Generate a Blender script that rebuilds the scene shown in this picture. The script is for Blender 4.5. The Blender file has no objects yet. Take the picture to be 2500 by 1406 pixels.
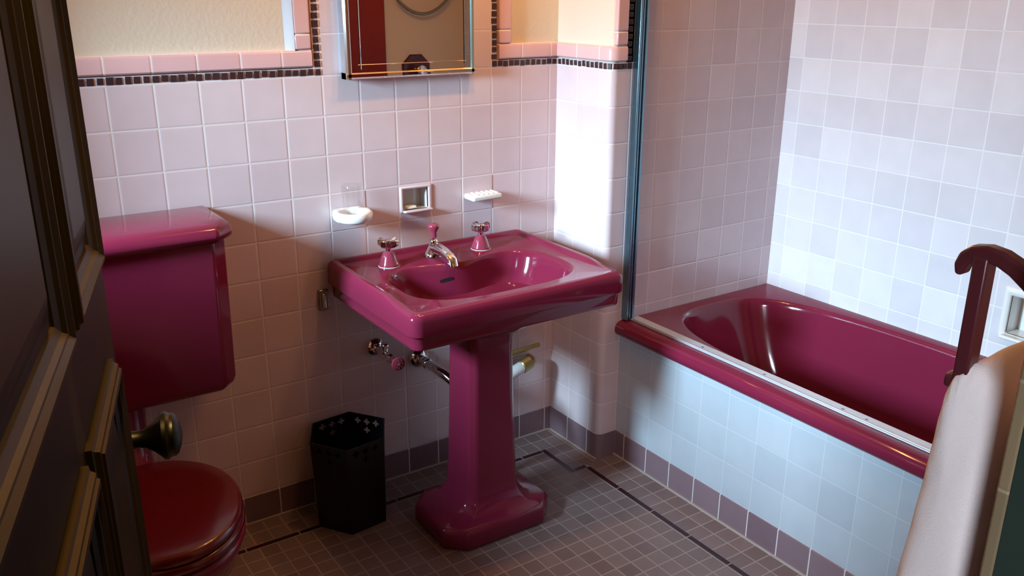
import bpy, bmesh, math, random
from mathutils import Vector, Matrix
random.seed(7)
scene = bpy.context.scene
C = scene.collection
PI = math.pi

# ------------------------------------------------------------------ camera
cam_data = bpy.data.cameras.new('camera')
cam_data.sensor_width = 36.0
cam_data.lens = 36.0 * 2137.19 / 2500.0
cam_data.clip_start = 0.01
cam = bpy.data.objects.new('camera', cam_data)
C.objects.link(cam)
Rv = Vector((0.83150577, -0.55550041, 0.00417715))
Uv = Vector((0.17362413, 0.26701883, 0.94792173))
Fv = Vector((0.52768629, 0.78747713, -0.31847597))
cam.matrix_world = Matrix(((Rv.x, Uv.x, -Fv.x, -1.73023499), (Rv.y, Uv.y, -Fv.y, -2.32692611),
                           (Rv.z, Uv.z, -Fv.z, 1.51540266), (0, 0, 0, 1)))
scene.camera = cam

# ------------------------------------------------------------------ light and exposure
scene.view_settings.view_transform = 'Standard'
scene.view_settings.look = 'None'
scene.view_settings.exposure = 0.0
scene.view_settings.gamma = 1.0
scene.view_settings.use_curve_mapping = False
world = bpy.data.worlds.new('world')
scene.world = world
world.use_nodes = True
bg = world.node_tree.nodes['Background']
bg.inputs[0].default_value = (0.45, 0.68, 1.0, 1)
bg.inputs[1].default_value = 0.05


def lamp(name, kind, loc, energy, color, size=None, size_y=None, rot=None, radius=None, spread=None):
    d = bpy.data.lights.new(name, kind)
    d.energy = energy
    d.color = color
    if kind == 'AREA':
        d.shape = 'RECTANGLE'
        d.size = size
        d.size_y = size_y
        if spread:
            d.spread = spread
    if radius is not None:
        d.shadow_soft_size = radius
    o = bpy.data.objects.new(name, d)
    C.objects.link(o)
    o.location = loc
    if rot:
        o.rotation_euler = rot
    return o


# daylight that falls through the window in the left wall, slightly from above
sky = lamp('window_daylight', 'AREA', (-3.00, -0.62, 1.72), 102.0, (0.50, 0.79, 1.0), 0.36, 0.54, spread=math.radians(110))
sky.rotation_euler = Vector((1.0, 0.0, -math.tan(math.radians(18)))).to_track_quat('-Z', 'Y').to_euler()
# unseen soft lamp added on the hall side to light the towel
towel_lamp = lamp('towel_fill', 'AREA', (-2.55, -3.15, 1.75), 2.4, (0.80, 0.85, 1.0), 0.4, 0.4, spread=math.radians(40))
towel_lamp.rotation_euler = Vector((-0.90 + 2.55, -1.93 + 3.15, 0.95 - 1.75)).to_track_quat('-Z', 'Y').to_euler()
# two warm bulbs of the ceiling lamp
for bx_ in (-0.56, -0.30):
    lamp('ceiling_bulb_light', 'POINT', (bx_, -0.48, 2.12), 12.5, (1.0, 0.49, 0.16), radius=0.03)
# unseen warm spot, added above the open door to gild its moulding
door_spot = lamp('moulding_spot', 'SPOT', (-1.53, -1.58, 2.36), 150.0, (1.0, 0.68, 0.28), radius=0.03)
door_spot.rotation_euler = Vector((-0.12, 0.04, -1.2)).to_track_quat('-Z', 'Y').to_euler()
door_spot.data.spot_size = math.radians(44)
door_spot.data.spot_blend = 0.5


# ------------------------------------------------------------------ helpers
def tag(o, label=None, cat=None, group=None, kind=None):
    if label:
        o['label'] = label
    if cat:
        o['category'] = cat
    if group:
        o['group'] = group
    if kind:
        o['kind'] = kind
    return o


def root(name, loc, label=None, cat=None, group=None, kind=None):
    o = bpy.data.objects.new(name, None)
    o.empty_display_size = 0.05
    C.objects.link(o)
    o.location = loc
    return tag(o, label, cat, group, kind)


def org(o):
    p = Vector((0, 0, 0))
    while o is not None:
        p += Vector(o.location)
        o = o.parent
    return p


class MB:
    """collects faces in world coordinates and links them as one mesh object"""

    def __init__(self):
        self.v = []
        self.f = []
        self.m = []
        self.mat = 0

    def add(self, vs, fs):
        b = len(self.v)
        self.v += [tuple(x) for x in vs]
        for f in fs:
            self.f.append(tuple(b + i for i in f))
            self.m.append(self.mat)

    def quad(self, a, b, c, d):
        self.add([a, b, c, d], [(0, 1, 2, 3)])

    def box(self, lo, hi, tr=None):
        x0, y0, z0 = lo
        x1, y1, z1 = hi
        vs = [(x0, y0, z0), (x1, y0, z0), (x1, y1, z0), (x0, y1, z0), (x0, y0, z1), (x1, y0, z1), (x1, y1, z1), (x0, y1, z1)]
        if tr:
            vs = [tr(Vector(p)) for p in vs]
        self.add(vs, [(0, 3, 2, 1), (4, 5, 6, 7), (0, 1, 5, 4), (1, 2, 6, 5), (2, 3, 7, 6), (3, 0, 4, 7)])

    def loft(self, rings, closed=True, cap0=True, cap1=True):
        n = len(rings[0])
        vs = [p for r in rings for p in r]
        fs = []
        for i in range(len(rings) - 1):
            for j in range(n if closed else n - 1):
                k = (j + 1) % n
                fs.append((i * n + j, i * n + k, (i + 1) * n + k, (i + 1) * n + j))
        if cap0:
            fs.append(tuple(reversed(range(n))))
        if cap1:
            fs.append(tuple((len(rings) - 1) * n + j for j in range(n)))
        self.add(vs, fs)

    def lathe(self, prof, origin, axis=(0, 0, 1), n=32, cap0=True, cap1=True):
        a = Vector(axis).normalized()
        q = Vector((0, 0, 1)).rotation_difference(a)
        o = Vector(origin)
        rings = []
        for r, h in prof:
            rings.append([o + q @ Vector((r * math.cos(2 * PI * j / n), r * math.sin(2 * PI * j / n), h)) for j in range(n)])
        self.loft(rings, True, cap0, cap1)

    def tube(self, pts, r, n=14, cap=True):
        pts = [Vector(p) for p in pts]
        rs = r if isinstance(r, (list, tuple)) else [r] * len(pts)
        prev = None
        rings = []
        for i, p in enumerate(pts):
            t = (pts[min(i + 1, len(pts) - 1)] - pts[max(i - 1, 0)]).normalized()
            if prev is None:
                ref = Vector((0, 0, 1)) if abs(t.z) < 0.9 else Vector((1, 0, 0))
                u = t.cross(ref).normalized()
            else:
                u = (prev - t * prev.dot(t)).normalized()
            prev = u
            w = t.cross(u)
            rings.append([p + (u * math.cos(2 * PI * j / n) + w * math.sin(2 * PI * j / n)) * rs[i] for j in range(n)])
        self.loft(rings, True, cap, cap)

    def build(self, name, mats, parent=None, smooth=False, merge=0.0, bevel=0.0, seg=2, angle=40, subsurf=0, kind=None):
        o0 = org(parent) if parent else Vector((0, 0, 0))
        me = bpy.data.meshes.new(name)
        me.from_pydata([tuple(Vector(p) - o0) for p in self.v], [], self.f)
        if not isinstance(mats, (list, tuple)):
            mats = [mats]
        for mm in mats:
            me.materials.append(mm)
        bm = bmesh.new()
        bm.from_mesh(me)
        for i, f in enumerate(bm.faces):
            pass
        bm.faces.ensure_lookup_table()
        for i, f in enumerate(bm.faces):
            f.material_index = self.m[i]
            f.smooth = bool(smooth)
        if merge:
            bmesh.ops.remove_doubles(bm, verts=bm.verts, dist=merge)
        bmesh.ops.recalc_face_normals(bm, faces=bm.faces)
        bm.to_mesh(me)
        bm.free()
        o = bpy.data.objects.new(name, me)
        C.objects.link(o)
        if parent:
            o.parent = parent
        if bevel > 0:
            b = o.modifiers.new('bevel', 'BEVEL')
            b.width = bevel
            b.segments = seg
            b.limit_method = 'ANGLE'
            b.angle_limit = math.radians(30)
            b.harden_normals = False
            for p in me.polygons:
                p.use_smooth = True
            smooth = True
        if subsurf:
            s = o.modifiers.new('subsurf', 'SUBSURF')
            s.levels = s.render_levels = subsurf
        if smooth and not subsurf:
            try:
                me.set_sharp_from_angle(angle=math.radians(angle))
            except Exception:
                pass
        if kind:
            o['kind'] = kind
        return o


# ------------------------------------------------------------------ materials
def new_mat(name):
    m = bpy.data.materials.new(name)
    m.use_nodes = True
    nt = m.node_tree
    return m, nt, nt.nodes['Principled BSDF']


def plain(name, col, rough=0.5, metal=0.0, coat=0.0, spec=0.5, trans=0.0, noise=0.0, nscale=8.0, bump=0.0, bscale=60.0, ior=1.45):
    m, nt, p = new_mat(name)
    p.inputs['Base Color'].default_value = (*col, 1)
    p.inputs['Roughness'].default_value = rough
    p.inputs['Metallic'].default_value = metal
    p.inputs['Coat Weight'].default_value = coat
    p.inputs['Coat Roughness'].default_value = 0.04
    p.inputs['Specular IOR Level'].default_value = spec
    p.inputs['Transmission Weight'].default_value = trans
    p.inputs['IOR'].default_value = ior
    if noise or bump:
        tc = nt.nodes.new('ShaderNodeTexCoord')
    if noise:
        nz = nt.nodes.new('ShaderNodeTexNoise')
        nz.inputs['Scale'].default_value = nscale
        nz.inputs['Detail'].default_value = 4
        nt.links.new(tc.outputs['Object'], nz.inputs['Vector'])
        mx = nt.nodes.new('ShaderNodeMix')
        mx.data_type = 'RGBA'
        mx.inputs['A'].default_value = (*[c * (1 - noise) for c in col], 1)
        mx.inputs['B'].default_value = (*[min(1, c * (1 + noise)) for c in col], 1)
        nt.links.new(nz.outputs['Fac'], mx.inputs['Factor'])
        nt.links.new(mx.outputs['Result'], p.inputs['Base Color'])
    if bump:
        nb = nt.nodes.new('ShaderNodeTexNoise')
        nb.inputs['Scale'].default_value = bscale
        nb.inputs['Detail'].default_value = 3
        nt.links.new(tc.outputs['Object'], nb.inputs['Vector'])
        b = nt.nodes.new('ShaderNodeBump')
        b.inputs['Strength'].default_value = bump
        b.inputs['Distance'].default_value = 0.01
        nt.links.new(nb.outputs['Fac'], b.inputs['Height'])
        nt.links.new(b.outputs['Normal'], p.inputs['Normal'])
    return m


def tile_mat(name, ax, u0, v0, su, sv, colA, colB, grout, rough=0.22, gw=0.0022, bump=0.25, seed=0.0, tone=0.06, spec=0.5):
    """glazed tiles laid on a grid: ax = the two coordinate axes, (u0, v0) a grid crossing, (su, sv) the pitch"""
    m, nt, p = new_mat(name)
    N, L = nt.nodes, nt.links
    tc = N.new('ShaderNodeTexCoord')
    sp = N.new('ShaderNodeSeparateXYZ')
    L.new(tc.outputs['Object'], sp.inputs[0])

    def mth(op, a, b=None):
        n = N.new('ShaderNodeMath')
        n.operation = op
        for i, x in enumerate((a, b)):
            if x is None:
                continue
            if isinstance(x, (int, float)):
                n.inputs[i].default_value = x
            else:
                L.new(x, n.inputs[i])
        return n.outputs[0]
    ids, masks = [], []
    for axis, o0, s in ((ax[0], u0, su), (ax[1], v0, sv)):
        t = mth('DIVIDE', mth('SUBTRACT', sp.outputs['xyz'.index(axis)], o0), s)
        fl = mth('FLOOR', t)
        fr = mth('SUBTRACT', t, fl)
        d = mth('MULTIPLY', mth('MINIMUM', fr, mth('SUBTRACT', 1.0, fr)), s)   # metres to the nearest joint
        ids.append(fl)
        masks.append(d)
    dmin = mth('MINIMUM', masks[0], masks[1])
    mr = N.new('ShaderNodeMapRange')
    mr.interpolation_type = 'SMOOTHSTEP'
    mr.inputs['From Min'].default_value = gw * 0.35
    mr.inputs['From Max'].default_value = gw * 0.95
    L.new(dmin, mr.inputs['Value'])
    cb = N.new('ShaderNodeCombineXYZ')
    L.new(ids[0], cb.inputs[0])
    L.new(ids[1], cb.inputs[1])
    cb.inputs[2].default_value = seed
    wn = N.new('ShaderNodeTexWhiteNoise')
    wn.noise_dimensions = '3D'
    L.new(cb.outputs[0], wn.inputs['Vector'])
    mx = N.new('ShaderNodeMix')
    mx.data_type = 'RGBA'
    mx.inputs['A'].default_value = (*colA, 1)
    mx.inputs['B'].default_value = (*colB, 1)
    L.new(wn.outputs['Value'], mx.inputs['Factor'])
    # soft cloudiness of the glaze
    nz = N.new('ShaderNodeTexNoise')
    nz.inputs['Scale'].default_value = 14
    nz.inputs['Detail'].default_value = 2
    L.new(tc.outputs['Object'], nz.inputs['Vector'])
    hsv = N.new('ShaderNodeHueSaturation')
    val = mth('ADD', 1.0 - tone, mth('MULTIPLY', nz.outputs['Fac'], 2 * tone))
    L.new(val, hsv.inputs['Value'])
    L.new(mx.outputs['Result'], hsv.inputs['Color'])
    gm = N.new('ShaderNodeMix')
    gm.data_type = 'RGBA'
    gm.inputs['A'].default_value = (*grout, 1)
    L.new(mr.outputs['Result'], gm.inputs['Factor'])
    L.new(hsv.outputs['Color'], gm.inputs['B'])
    L.new(gm.outputs['Result'], p.inputs['Base Color'])
    rg = mth('ADD', 0.75, mth('MULTIPLY', mr.outputs['Result'], rough - 0.75))
    L.new(rg, p.inputs['Roughness'])
    p.inputs['Specular IOR Level'].default_value = spec
    mb = N.new('ShaderNodeMapRange')
    mb.interpolation_type = 'SMOOTHSTEP'
    mb.inputs['From Min'].default_value = 0.0
    mb.inputs['From Max'].default_value = gw * 2.2
    L.new(dmin, mb.inputs['Value'])
    bp = N.new('ShaderNodeBump')
    bp.inputs['Strength'].default_value = bump
    bp.inputs['Distance'].default_value = 0.003
    hgt = mth('ADD', mb.outputs['Result'], mth('MULTIPLY', wn.outputs['Value'], 0.12))
    L.new(hgt, bp.inputs['Height'])
    L.new(bp.outputs['Normal'], p.inputs['Normal'])
    return m


S = 0.11
HB = 0.0912
OFF = 0.0299
D = 0.274      # depth of the alcove return
AX = 0.078     # face of the tub apron
BX = 0.792     # right wall
YF = -1.985    # front wall, bathroom side
XL = -1.95     # left wall
ZC = 2.40
TZ = 1.3012    # top of the field tiles

TA, TB = (0.61, 0.465, 0.475), (0.66, 0.52, 0.525)
GR = (0.71, 0.625, 0.61)
m_tile_back = tile_mat('tile_back', 'xz', -OFF, HB, S, S, TA, TB, GR, seed=1)
m_tile_ret = tile_mat('tile_return', 'yz', -0.108, HB, S, S, TA, TB, GR, seed=2)
m_tile_face = tile_mat('tile_bump', 'xz', 0.075, HB, S, S, TA, TB, GR, seed=3)
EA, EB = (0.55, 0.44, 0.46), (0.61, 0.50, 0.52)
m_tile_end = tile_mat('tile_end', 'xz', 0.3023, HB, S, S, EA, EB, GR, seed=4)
m_tile_right = tile_mat('tile_right', 'yz', -0.4430, 0.1044, S, S, (0.58, 0.52, 0.545), (0.66, 0.60, 0.62), (0.71, 0.67, 0.67), seed=5, gw=0.0020, bump=0.18)
m_tile_apron = tile_mat('tile_apron', 'yz', -0.325, HB, S, S, (0.39, 0.40, 0.435), (0.44, 0.45, 0.48), (0.48, 0.485, 0.50), seed=6, gw=0.0016, bump=0.15)
m_tile_front = tile_mat('tile_front', 'xz', 0.0, HB, S, S, TA, TB, GR, seed=7)
m_tile_left = tile_mat('tile_left', 'yz', 0.0, HB, S, S, TA, TB, GR, seed=8)
MA, MBc = (0.17, 0.10, 0.115), (0.22, 0.135, 0.15)
GB = (0.62, 0.55, 0.52)
m_base_x = tile_mat('base_tile_x', 'xz', -OFF, -1.0, S, 5.0, MA, MBc, GB, seed=9, gw=0.0026)
m_base_ret = tile_mat('base_tile_return', 'yz', -0.108, -1.0, S, 5.0, MA, MBc, GB, seed=10, gw=0.0026)
m_base_y = tile_mat('base_tile_apron', 'yz', -0.325, -1.0, S, 5.0, MA, MBc, GB, seed=11, gw=0.0026)
FP = 0.0532
FA, FB = (0.16, 0.108, 0.102), (0.205, 0.142, 0.134)
GF = (0.31, 0.245, 0.21)
m_floor_in = tile_mat('floor_mosaic', 'xy', -0.392, -0.5655, FP, FP, FA, FB, GF, rough=0.38, gw=0.0028, seed=12, tone=0.1)
m_floor_back = tile_mat('floor_border_back', 'xy', -0.392, -0.1205, FP, 0.0605, FA, FB, GF, rough=0.38, gw=0.0028, seed=13, tone=0.1)
m_floor_tub = tile_mat('floor_border_tub', 'xy', 0.0095, -0.704, 0.0630, FP, FA, FB, GF, rough=0.38, gw=0.0028, seed=14, tone=0.1)
m_strip = plain('maroon_strip_tile', (0.028, 0.003, 0.006), 0.3, noise=0.25, nscale=20)
m_grout_floor = plain('floor_grout', GF, 0.8, noise=0.15, nscale=60)
m_grout = plain('pale_grout', (0.72, 0.66, 0.62), 0.8)
m_mosaic = plain('mosaic_maroon', (0.045, 0.020, 0.022), 0.28, noise=0.45, nscale=25)
m_pink_x = tile_mat('pink_trim_x', 'xz', -OFF, 1.371, S, 9.0, (0.62, 0.37, 0.37), (0.68, 0.42, 0.41), GR, seed=15, gw=0.0024)
m_pink_y = tile_mat('pink_trim_y', 'yz', -0.108, 1.371, S, 9.0, (0.62, 0.37, 0.37), (0.68, 0.42, 0.41), GR, seed=16, gw=0.0024)
m_pink_z = tile_mat('pink_trim_z', 'xz', 5.0, 1.371, 9.0, 0.039, (0.62, 0.37, 0.37), (0.68, 0.42, 0.41), GR, seed=17, gw=0.0024)
m_pink_zt = tile_mat('pink_trim_upright', 'xz', 5.0, 1.412, 9.0, S, (0.62, 0.37, 0.36), (0.68, 0.42, 0.40), GR, seed=18, gw=0.0024)
m_plaster = plain('cream_plaster', (0.66, 0.56, 0.44), 0.7, bump=0.12, bscale=90)
m_tile_plain = plain('lilac_glazed_ceramic', (0.63, 0.49, 0.50), 0.22)
m_plaster_edge = plain('pale_plaster_edge', (0.50, 0.43, 0.43), 0.6)
m_ceiling = plain('ceiling_paint', (0.50, 0.45, 0.38), 0.8)
m_hall = plain('hall_paint', (0.16, 0.13, 0.10), 0.8)
m_jamb = plain('dark_green_jamb_paint', (0.02, 0.035, 0.025), 0.5)
m_burg = plain('burgundy_porcelain', (0.165, 0.013, 0.036), 0.10, coat=0.15, spec=0.35)
m_burg_knob = plain('burgundy_ceramic_knob', (0.24, 0.03, 0.055), 0.12, coat=0.5)
m_seat = plain('burgundy_seat', (0.10, 0.006, 0.008), 0.2, coat=0.2)
m_chrome = plain('chrome', (0.78, 0.80, 0.82), 0.08, metal=1.0)
m_dchrome = plain('dark_chrome', (0.30, 0.29, 0.31), 0.14, metal=1.0)
m_alu = plain('bluish_aluminium', (0.20, 0.33, 0.40), 0.28, metal=1.0, noise=0.12, nscale=30)
m_alu2 = plain('satin_aluminium_strip', (0.66, 0.68, 0.70), 0.45, metal=0.6, noise=0.1, nscale=40)
m_white = plain('white_ceramic', (0.74, 0.70, 0.66), 0.14, coat=0.4)
m_soap = plain('white_soap', (0.85, 0.80, 0.70), 0.5)
m_glass, _nt, _p = new_mat('clear_thin_glass')
_nt.nodes.remove(_p)
_tr, _gl, _mx, _fr, _pw = [_nt.nodes.new(t) for t in ('ShaderNodeBsdfTransparent', 'ShaderNodeBsdfGlossy', 'ShaderNodeMixShader', 'ShaderNodeLayerWeight', 'ShaderNodeMapRange')]
_gl.inputs['Roughness'].default_value = 0.03
_tr.inputs[0].default_value = (0.96, 0.97, 0.97, 1)
_fr.inputs['Blend'].default_value = 0.25
_pw.inputs['To Min'].default_value = 0.05
_pw.inputs['To Max'].default_value = 0.40
_nt.links.new(_fr.outputs['Facing'], _pw.inputs['Value'])
_nt.links.new(_pw.outputs['Result'], _mx.inputs[0])
_nt.links.new(_tr.outputs[0], _mx.inputs[1])
_nt.links.new(_gl.outputs[0], _mx.inputs[2])
_nt.links.new(_mx.outputs[0], _nt.nodes['Material Output'].inputs['Surface'])
m_mirror = plain('mirror_silver', (0.80, 0.78, 0.74), 0.0, metal=1.0)
m_mirror_edge = plain('mirror_glass_edge', (0.62, 0.80, 0.74), 0.1, metal=0.9)
m_black = plain('black_metal', (0.004, 0.004, 0.005), 0.35)
m_dark = plain('dark_hole', (0.006, 0.003, 0.004), 0.6)
m_door = plain('dark_stained_wood', (0.016, 0.009, 0.0022), 0.40, spec=0.08, noise=0.3, nscale=6)
m_knob = plain('aged_bronze', (0.025, 0.022, 0.015), 0.4, metal=1.0)
m_rack = plain('dark_maroon_painted_wood', (0.085, 0.018, 0.022), 0.3, noise=0.15)
m_towel = plain('white_terry_cloth', (0.80, 0.74, 0.70), 0.95, spec=0.1, bump=0.35, bscale=700)
m_pvc = plain('white_plastic_pipe', (0.80, 0.80, 0.78), 0.35)
m_brass = plain('dull_brass', (0.38, 0.30, 0.12), 0.4, metal=0.8)
m_curtain = plain('maroon_curtain_cloth', (0.22, 0.020, 0.020), 0.8)
m_hose = plain('grey_metal_hose', (0.25, 0.24, 0.2), 0.35, metal=0.6)
m_wood_frame = plain('white_window_paint', (0.75, 0.75, 0.72), 0.5)
m_bulb = plain('lamp_glass', (0.9, 0.85, 0.75), 0.4)

# ------------------------------------------------------------------ setting: floor
mb = MB()
z = 0.0
x0, xs0, xs1 = XL, -0.0685, -0.0525           # inner edges of the maroon line beside the tub
ys0, ys1 = -0.1375, -0.1215                   # maroon line along the back wall
jx0, jx1 = -0.1275, -0.1115                   # the jog round the projecting corner
jy0, jy1 = -0.2995, -0.2835


def fq(xa, ya, xb, yb, mat, zz=0.0):
    mb.mat = mat
    mb.quad((xa, ya, zz), (xb, ya, zz), (xb, yb, zz), (xa, yb, zz))


fq(x0, YF - 0.13, jx0, ys0, 0)                 # field
fq(jx0, YF - 0.13, xs0, jy0, 0)
fq(x0, ys1, jx1, 0.012, 1)                     # border along the back wall
fq(jx1, jy1, 0.10, 0.012, 1)
fq(xs1, YF - 0.13, AX + 0.02, jy1, 2)          # border along the tub
fq(x0, ys0, jx1, ys1, 3)                       # grout bed of the line
fq(jx0, jy0, jx1, ys0, 3)
fq(jx1, jy0, xs1, jy1, 3)
fq(xs0, YF - 0.13, xs1, jy0, 3)


def strip(xa, ya, xb, yb):
    mb.mat = 4
    mb.quad((xa, ya, 0.0006), (xb, ya, 0.0006), (xb, yb, 0.0006), (xa, yb, 0.0006))


g = 0.002
xx = jx0 - 0.0
xs = [-0.1275, -0.2125, -0.372, -0.532, -0.692]
while xs[-1] > XL:
    xs.append(xs[-1] - 0.1595)
for a, b in zip(xs[1:], xs[:-1]):
    strip(max(a, XL) + g, ys0, b - g, ys1)
strip(jx0, jy0, jx1, ys1)
strip(jx1 + g, jy0, xs0 + 0.006, jy1)
yy = jy0
while yy > YF:
    nx = max(yy - 0.1595, YF)
    strip(xs0, nx + g, xs1, yy - g)
    yy = nx
floor = mb.build('floor', [m_floor_in, m_floor_back, m_floor_tub, m_grout_floor, m_strip], kind='structure')
mb = MB()
mb.box((XL - 0.1, YF - 1.7, -0.1), (BX + 0.1, 0.1, -0.004))
mb.build('floor_slab', m_grout_floor, kind='structure')


def wall_grid(mb, ax, pos, us, vs, holes):
    """rectangle cut by the lines us x vs, leaving out the cells whose centre lies in a hole"""
    for i in range(len(us) - 1):
        for j in range(len(vs) - 1):
            uc, vc = (us[i] + us[i + 1]) / 2, (vs[j] + vs[j + 1]) / 2
            if any(h[0] < uc < h[1] and h[2] < vc < h[3] for h in holes):
                continue
            pts = [(us[i], vs[j]), (us[i + 1], vs[j]), (us[i + 1], vs[j + 1]), (us[i], vs[j + 1])]
            if ax == 'y':
                mb.quad(*[(u, pos, v) for u, v in pts])
            else:
                mb.quad(*[(pos, u, v) for u, v in pts])


# back wall: tile skin stands 12 mm proud of the plaster
NX0, NX1, NZ0, NZ1 = -0.568, -0.483, 0.893, 0.957      # mouth of the soap niche
mb = MB()
mb.mat = 0
wall_grid(mb, 'y', 0.0, [XL, NX0, NX1, 0.0], [0.0, NZ0, NZ1, 1.3225], [(NX0, NX1, NZ0, NZ1)])
wall_grid(mb, 'y', 0.0, [-0.8215, -0.2320], [1.3225, ZC], [])
mb.mat = 1
wall_grid(mb, 'y', 0.012, [XL, NX0 - .01, NX1 + .01, 0.10], [0.0, NZ0 - .01, NZ1 + .01, ZC], [(NX0 - .01, NX1 + .01, NZ0 - .01, NZ1 + .01)])
mb.mat = 2
mb.quad((-0.8215, 0, 1.3225), (-0.8215, 0.012, 1.3225), (-0.8215, 0.012, ZC), (-0.8215, 0, ZC))
mb.quad((-0.2320, 0, 1.3225), (-0.2320, 0.012, 1.3225), (-0.2320, 0.012, ZC), (-0.2320, 0, ZC))
mb.quad((XL, 0, 1.3225), (0, 0, 1.3225), (0, 0.012, 1.3225), (XL, 0.012, 1.3225))
mb.build('wall_back', [m_tile_back, m_plaster, m_grout], kind='structure')

# return of the alcove and the end wall behind the tub (one rounded outer corner)
R = 0.022


def ret_outline(off, n=7):
    """plan line: back corner -> rounded corner -> along the end wall"""
    pts = [(off, 0.012)]
    cx, cy = R, -D + R
    r = R - off if off > 0 else R
    for k in range(n + 1):
        a = PI + (PI / 2) * k / n
        pts.append((cx + r * math.cos(a), cy + r * math.sin(a)))
    return pts


mb = MB()
pl = ret_outline(0.0)
for (a, b) in zip(pl[:-1], pl[1:]):
    mb.mat = 0
    mb.quad((a[0], a[1], 0), (b[0], b[1], 0), (b[0], b[1], 1.3225), (a[0], a[1], 1.3225))
mb.mat = 1
xe = pl[-1][0]
mb.quad((xe, -D, 0), (AX + 0.002, -D, 0), (AX + 0.002, -D, ZC), (xe, -D, 1.3225))
mb.v[-1] = (xe, -D, 1.3225)
mb.quad((0.0535, -D, 1.3225), (AX + .002, -D, 1.3225), (AX + .002, -D, ZC), (0.0535, -D, ZC))
mb.mat = 2
mb.quad((AX + 0.002, -D, 0.3), (BX, -D, 0.3), (BX, -D, ZC), (AX + 0.002, -D, ZC))
mb.mat = 3
pp = ret_outline(0.010)
for (a, b) in zip(pp[:-1], pp[1:]):
    mb.quad((a[0], a[1], 1.30), (b[0], b[1], 1.30), (b[0], b[1], ZC), (a[0], a[1], ZC))
mb.quad((pp[-1][0], -D + .010, 1.30), (0.0535, -D + .010, 1.30), (0.0535, -D + .010, ZC), (pp[-1][0], -D + .010, ZC))
mb.mat = 4
mb.quad((0.0535, -D, 1.32), (0.0535, -D + .010, 1.32), (0.0535, -D + .010, ZC), (0.0535, -D, ZC))
# fix: first bump quad is a plain rectangle up to the tile top
o = mb.build('wall_alcove_end', [m_tile_ret, m_tile_face, m_tile_end, m_plaster, m_grout], smooth=True, angle=25, kind='structure')

# right wall with the mouth of the recessed soap dish
RY0, RY1, RZ0, RZ1 = -1.290, -1.150, 0.585, 0.700
mb = MB()
wall_grid(mb, 'x', BX, [YF, RY0, RY1, -D], [0.3, RZ0, RZ1, ZC], [(RY0, RY1, RZ0, RZ1)])
mb.build('wall_right', m_tile_right, kind='structure')

# left wall with the window opening
WY0, WY1, WZ0, WZ1 = -0.90, -0.24, 1.13, 1.68
mb = MB()
for xw in (XL, XL - 0.12):
    wall_grid(mb, 'x', xw, [YF - 0.13, WY0, WY1, 0.02], [0, WZ0, WZ1, ZC], [(WY0, WY1, WZ0, WZ1)])
for a, b in (((WY0, WZ0), (WY1, WZ0)), ((WY1, WZ0), (WY1, WZ1)), ((WY1, WZ1), (WY0, WZ1)), ((WY0, WZ1), (WY0, WZ0))):
    mb.quad((XL, a[0], a[1]), (XL, b[0], b[1]), (XL - .12, b[0], b[1]), (XL - .12, a[0], a[1]))
mb.build('wall_left', m_plaster, kind='structure')
mb = MB()
for lo, hi in (((WY0, WZ0), (WY1, WZ0 + .03)), ((WY0, WZ1 - .03), (WY1, WZ1)), ((WY0, WZ0), (WY0 + .03, WZ1)), ((WY1 - .03, WZ0), (WY1, WZ1))):
    mb.box((XL - .09, lo[0], lo[1]), (XL - .05, hi[0], hi[1]))
mb.build('window_1', m_wood_frame, kind='structure', bevel=0.003)

# front wall with the doorway, tiled on the bathroom side
DX0, DX1, DZ = -1.842, -0.958, 2.05
YO = YF - 0.125
mb = MB()
mb.mat = 0
mb.box((DX1 + 0.0, YO, 0), (BX + .1, YF - 0.013, ZC))
mb.box((XL - .1, YO, 0), (DX0, YF - 0.013, ZC))
mb.box((DX0, YO, DZ), (DX1, YF - 0.013, ZC))
mb.build('wall_front', m_jamb, kind='structure')
mb = MB()
mb.mat = 0
mb.box((DX1 + .022, YF - 0.013, 0), (AX, YF, 1.37))
mb.mat = 1
mb.box((AX, YF - 0.013, 0.3), (BX, YF, ZC))
mb.box((DX1 + .022, YF - 0.013, 1.37), (AX, YF - 0.004, ZC))
mb.build('wall_front_tile', [m_tile_left, m_plaster], kind='structure')
mb = MB()
mb.box((DX1, YF - 0.013, 0), (DX1 + .022, YF, DZ))
mb.build('trim_doorway', tile_mat('doorway_edge_tile', 'yz', 5.0, HB, 9.0, S, (0.20, 0.15, 0.085), (0.24, 0.18, 0.10), (0.30, 0.25, 0.16), seed=21), bevel=0.003, kind='structure')
mb = MB()
mb.quad((XL - .1, YO, ZC), (BX + .1, YO, ZC), (BX + .1, 0.1, ZC), (XL - .1, 0.1, ZC))
mb.build('ceiling', m_ceiling, kind='structure')
# hall behind the doorway
mb = MB()
hx0, hx1, hy0 = -3.2, 0.6, -3.6
mb.quad((hx0, hy0, 0), (hx1, hy0, 0), (hx1, hy0, ZC), (hx0, hy0, ZC))
mb.quad((hx0, hy0, 0), (hx0, YO, 0), (hx0, YO, ZC), (hx0, hy0, ZC))
mb.quad((hx1, hy0, 0), (hx1, YO, 0), (hx1, YO, ZC), (hx1, hy0, ZC))
mb.quad((hx0, YO, 0), (XL - .1, YO, 0), (XL - .1, YO, ZC), (hx0, YO, ZC))
mb.quad((hx0, hy0, ZC), (hx1, hy0, ZC), (hx1, YO, ZC), (hx0, YO, ZC))
mb.quad((hx0, hy0, -.001), (hx1, hy0, -.001), (hx1, YO, -.001), (hx0, YO, -.001))
mb.build('wall_hall', m_hall, kind='structure')

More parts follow.
